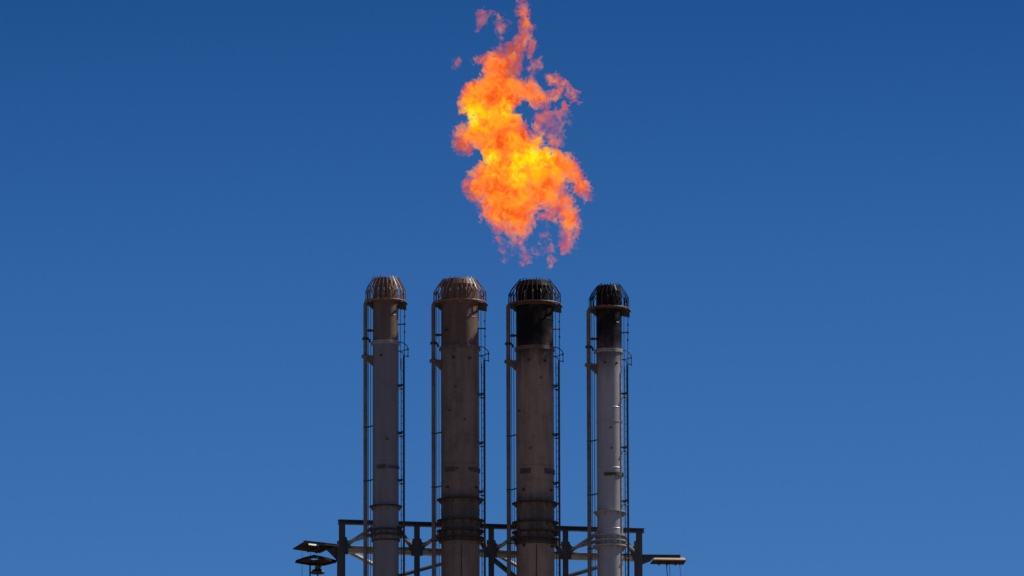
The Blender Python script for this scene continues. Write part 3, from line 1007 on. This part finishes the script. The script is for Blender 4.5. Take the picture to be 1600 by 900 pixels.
    nv, nf = len(P), len(quads)
    me.vertices.add(nv)
    me.vertices.foreach_set('co', P.astype(np.float32).ravel())
    me.loops.add(nf * 4)
    me.loops.foreach_set('vertex_index', quads.astype(np.int32).ravel())
    me.polygons.add(nf)
    me.polygons.foreach_set('loop_start', np.arange(0, nf * 4, 4, dtype=np.int32))
    me.update(calc_edges=True)
    o = bpy.data.objects.new('flame', me)
    o.location = org
    COL.objects.link(o)
    tag(o, 'tall ragged orange and yellow gas flame burning in the air above the sooty tips', 'flame')
    print('flame mesh', nv, nf)
    # ---- burning gas: a volume that absorbs and glows
    T = NT('burning_gas')
    T.t.nodes.remove(T.b)
    co = T.coord()
    def loc(x, y, dz=0.0):
        p = at(x, y, Y0 - 1.4) - org
        return (p.x, p.y, p.z)
    warp = T.n('ShaderNodeTexNoise')
    warp.inputs['Scale'].default_value = 1.7
    warp.inputs['Detail'].default_value = 3
    T.l(co, warp.inputs['Vector'])
    ws = T.n('ShaderNodeVectorMath', operation='MULTIPLY_ADD')
    T.l(warp.outputs['Color'], ws.inputs[0])
    ws.inputs[1].default_value = (0.9, 0.9, 0.9)
    T.l(co, ws.inputs[2])
    ctr = T.n('ShaderNodeVectorMath', operation='SUBTRACT')
    T.l(ws.outputs[0], ctr.inputs[0])
    ctr.inputs[1].default_value = (0.45, 0.45, 0.45)
    wv = ctr.outputs[0]
    def spots(lst):
        tot = None
        for (x, y, rad, amp) in lst:
            d = T.n('ShaderNodeVectorMath', operation='DISTANCE')
            T.l(wv, d.inputs[0])
            d.inputs[1].default_value = loc(x, y)
            s_ = T.rng(d.outputs['Value'], 0.0, rad * K, amp, 0.0, smooth=True)
            tot = s_ if tot is None else T.math('ADD', tot, s_)
        return tot
    hot = spots([(814, 258, 50, 0.8), (800, 285, 34, 0.4), (774, 172, 44, 1.2), (752, 188, 46, 1.1), (778, 252, 42, 1.1), (838, 252, 52, 1.2), (798, 268, 46, 0.95), (812, 308, 34, 0.9), (800, 225, 40, 0.6), (770, 150, 40, 0.35), (740, 160, 36, 0.55), (868, 262, 30, 0.6), (785, 318, 34, 0.6)])
    cool = spots([(803, 78, 34, 1.0), (797, 115, 24, 1.0), (722, 232, 24, 1.1), (733, 302, 24, 1.0), (812, 40, 34, 0.5), (767, 296, 26, 0.35), (778, 228, 20, 0.4), (790, 143, 22, 0.3)])
    fx = T.n('ShaderNodeTexNoise')
    for k_, q_ in (('Scale', 2.3), ('Detail', 8), ('Roughness', 0.66), ('Distortion', 0.9)):
        fx.inputs[k_].default_value = q_
    T.l(T.mapping((1, 0.3, 1), wv), fx.inputs['Vector'])
    fine = T.rng(fx.outputs['Fac'], 0.34, 0.66, -0.5, 0.5)
    heat = T.math('ADD', T.math('MULTIPLY', hot, 0.80), T.math('ADD', T.math('MULTIPLY', fine, 0.95), 0.20))
    cr = T.n('ShaderNodeValToRGB')
    T.l(T.math('SUBTRACT', heat, T.math('MULTIPLY', cool, 0.45)), cr.inputs['Fac'])
    E = cr.color_ramp.elements
    stops = [(0.0, (0.85, 0.085, 0.008)), (0.15, (1.1, 0.18, 0.025)), (0.36, (1.2, 0.30, 0.035)), (0.58, (1.2, 0.36, 0.0)), (0.8, (1.2, 0.56, 0.0)), (1.0, (1.2, 0.84, 0.01))]
    for i, (p, c) in enumerate(stops):
        e = E[i] if i < 2 else E.new(p)
        e.position = p
        e.color = (*c, 1)
    col = T.mix(T.math('MULTIPLY', cool, 0.8, clamp=True), cr.outputs[0], (0.36, 0.085, 0.03))
    body = spots([(772, 165, 66, 1), (745, 155, 40, .6), (756, 212, 44, .8), (800, 245, 68, 1.1), (858, 255, 50, .8), (780, 298, 54, .9), (808, 330, 42, .4), (890, 345, 24, .5), (772, 108, 36, .3), (818, 30, 26, .4), (835, 145, 30, .5), (910, 285, 26, .6), (850, 300, 34, .5)])
    dn = T.noise(T.mapping((1, 0.4, 1), wv), 4.0, 6, 0.7)
    thin = spots([(800, 392, 54, 0.6), (890, 378, 32, 0.6), (830, 289, 16, 1.2), (866, 290, 12, .9), (828, 232, 9, .9), (795, 118, 14, .6), (755, 30, 34, 1), (783, 42, 26, 0.8), (717, 97, 24, 1), (845, 100, 34, 1), (870, 205, 52, 1), (850, 372, 46, 0.8), (862, 410, 22, 1), (772, 378, 34, 0.8), (805, 395, 40, 0.7), (828, 60, 20, 0.6), (820, 0, 26, 0.9), (895, 385, 24, 0.8), (838, 160, 26, .6)])
    keep = T.math('SUBTRACT', 1.0, T.math('MULTIPLY', T.math('MINIMUM', thin, 1.0), 0.80))
    core = T.math('ADD', 0.5, T.math('MULTIPLY', body, 2.1))
    dens = T.math('MULTIPLY', T.math('MULTIPLY', T.rng(dn, 0.41, 0.61, 0.03, 2.5), core), T.math('MULTIPLY', keep, 2.3))
    ab = T.n('ShaderNodeVolumeAbsorption')
    ab.inputs['Color'].default_value = (0, 0, 0, 1)
    T.l(dens, ab.inputs['Density'])
    em = T.n('ShaderNodeEmission')
    T.l(col, em.inputs['Color'])
    T.l(dens, em.inputs['Strength'])
    ad = T.n('ShaderNodeAddShader')
    T.l(ab.outputs[0], ad.inputs[0])
    T.l(em.outputs[0], ad.inputs[1])
    T.l(ad.outputs[0], T.out.inputs['Volume'])
    T.m.cycles.volume_step_rate = 0.12
    me.materials.append(T.m)
flame()
C.cycles.volume_max_steps = 512
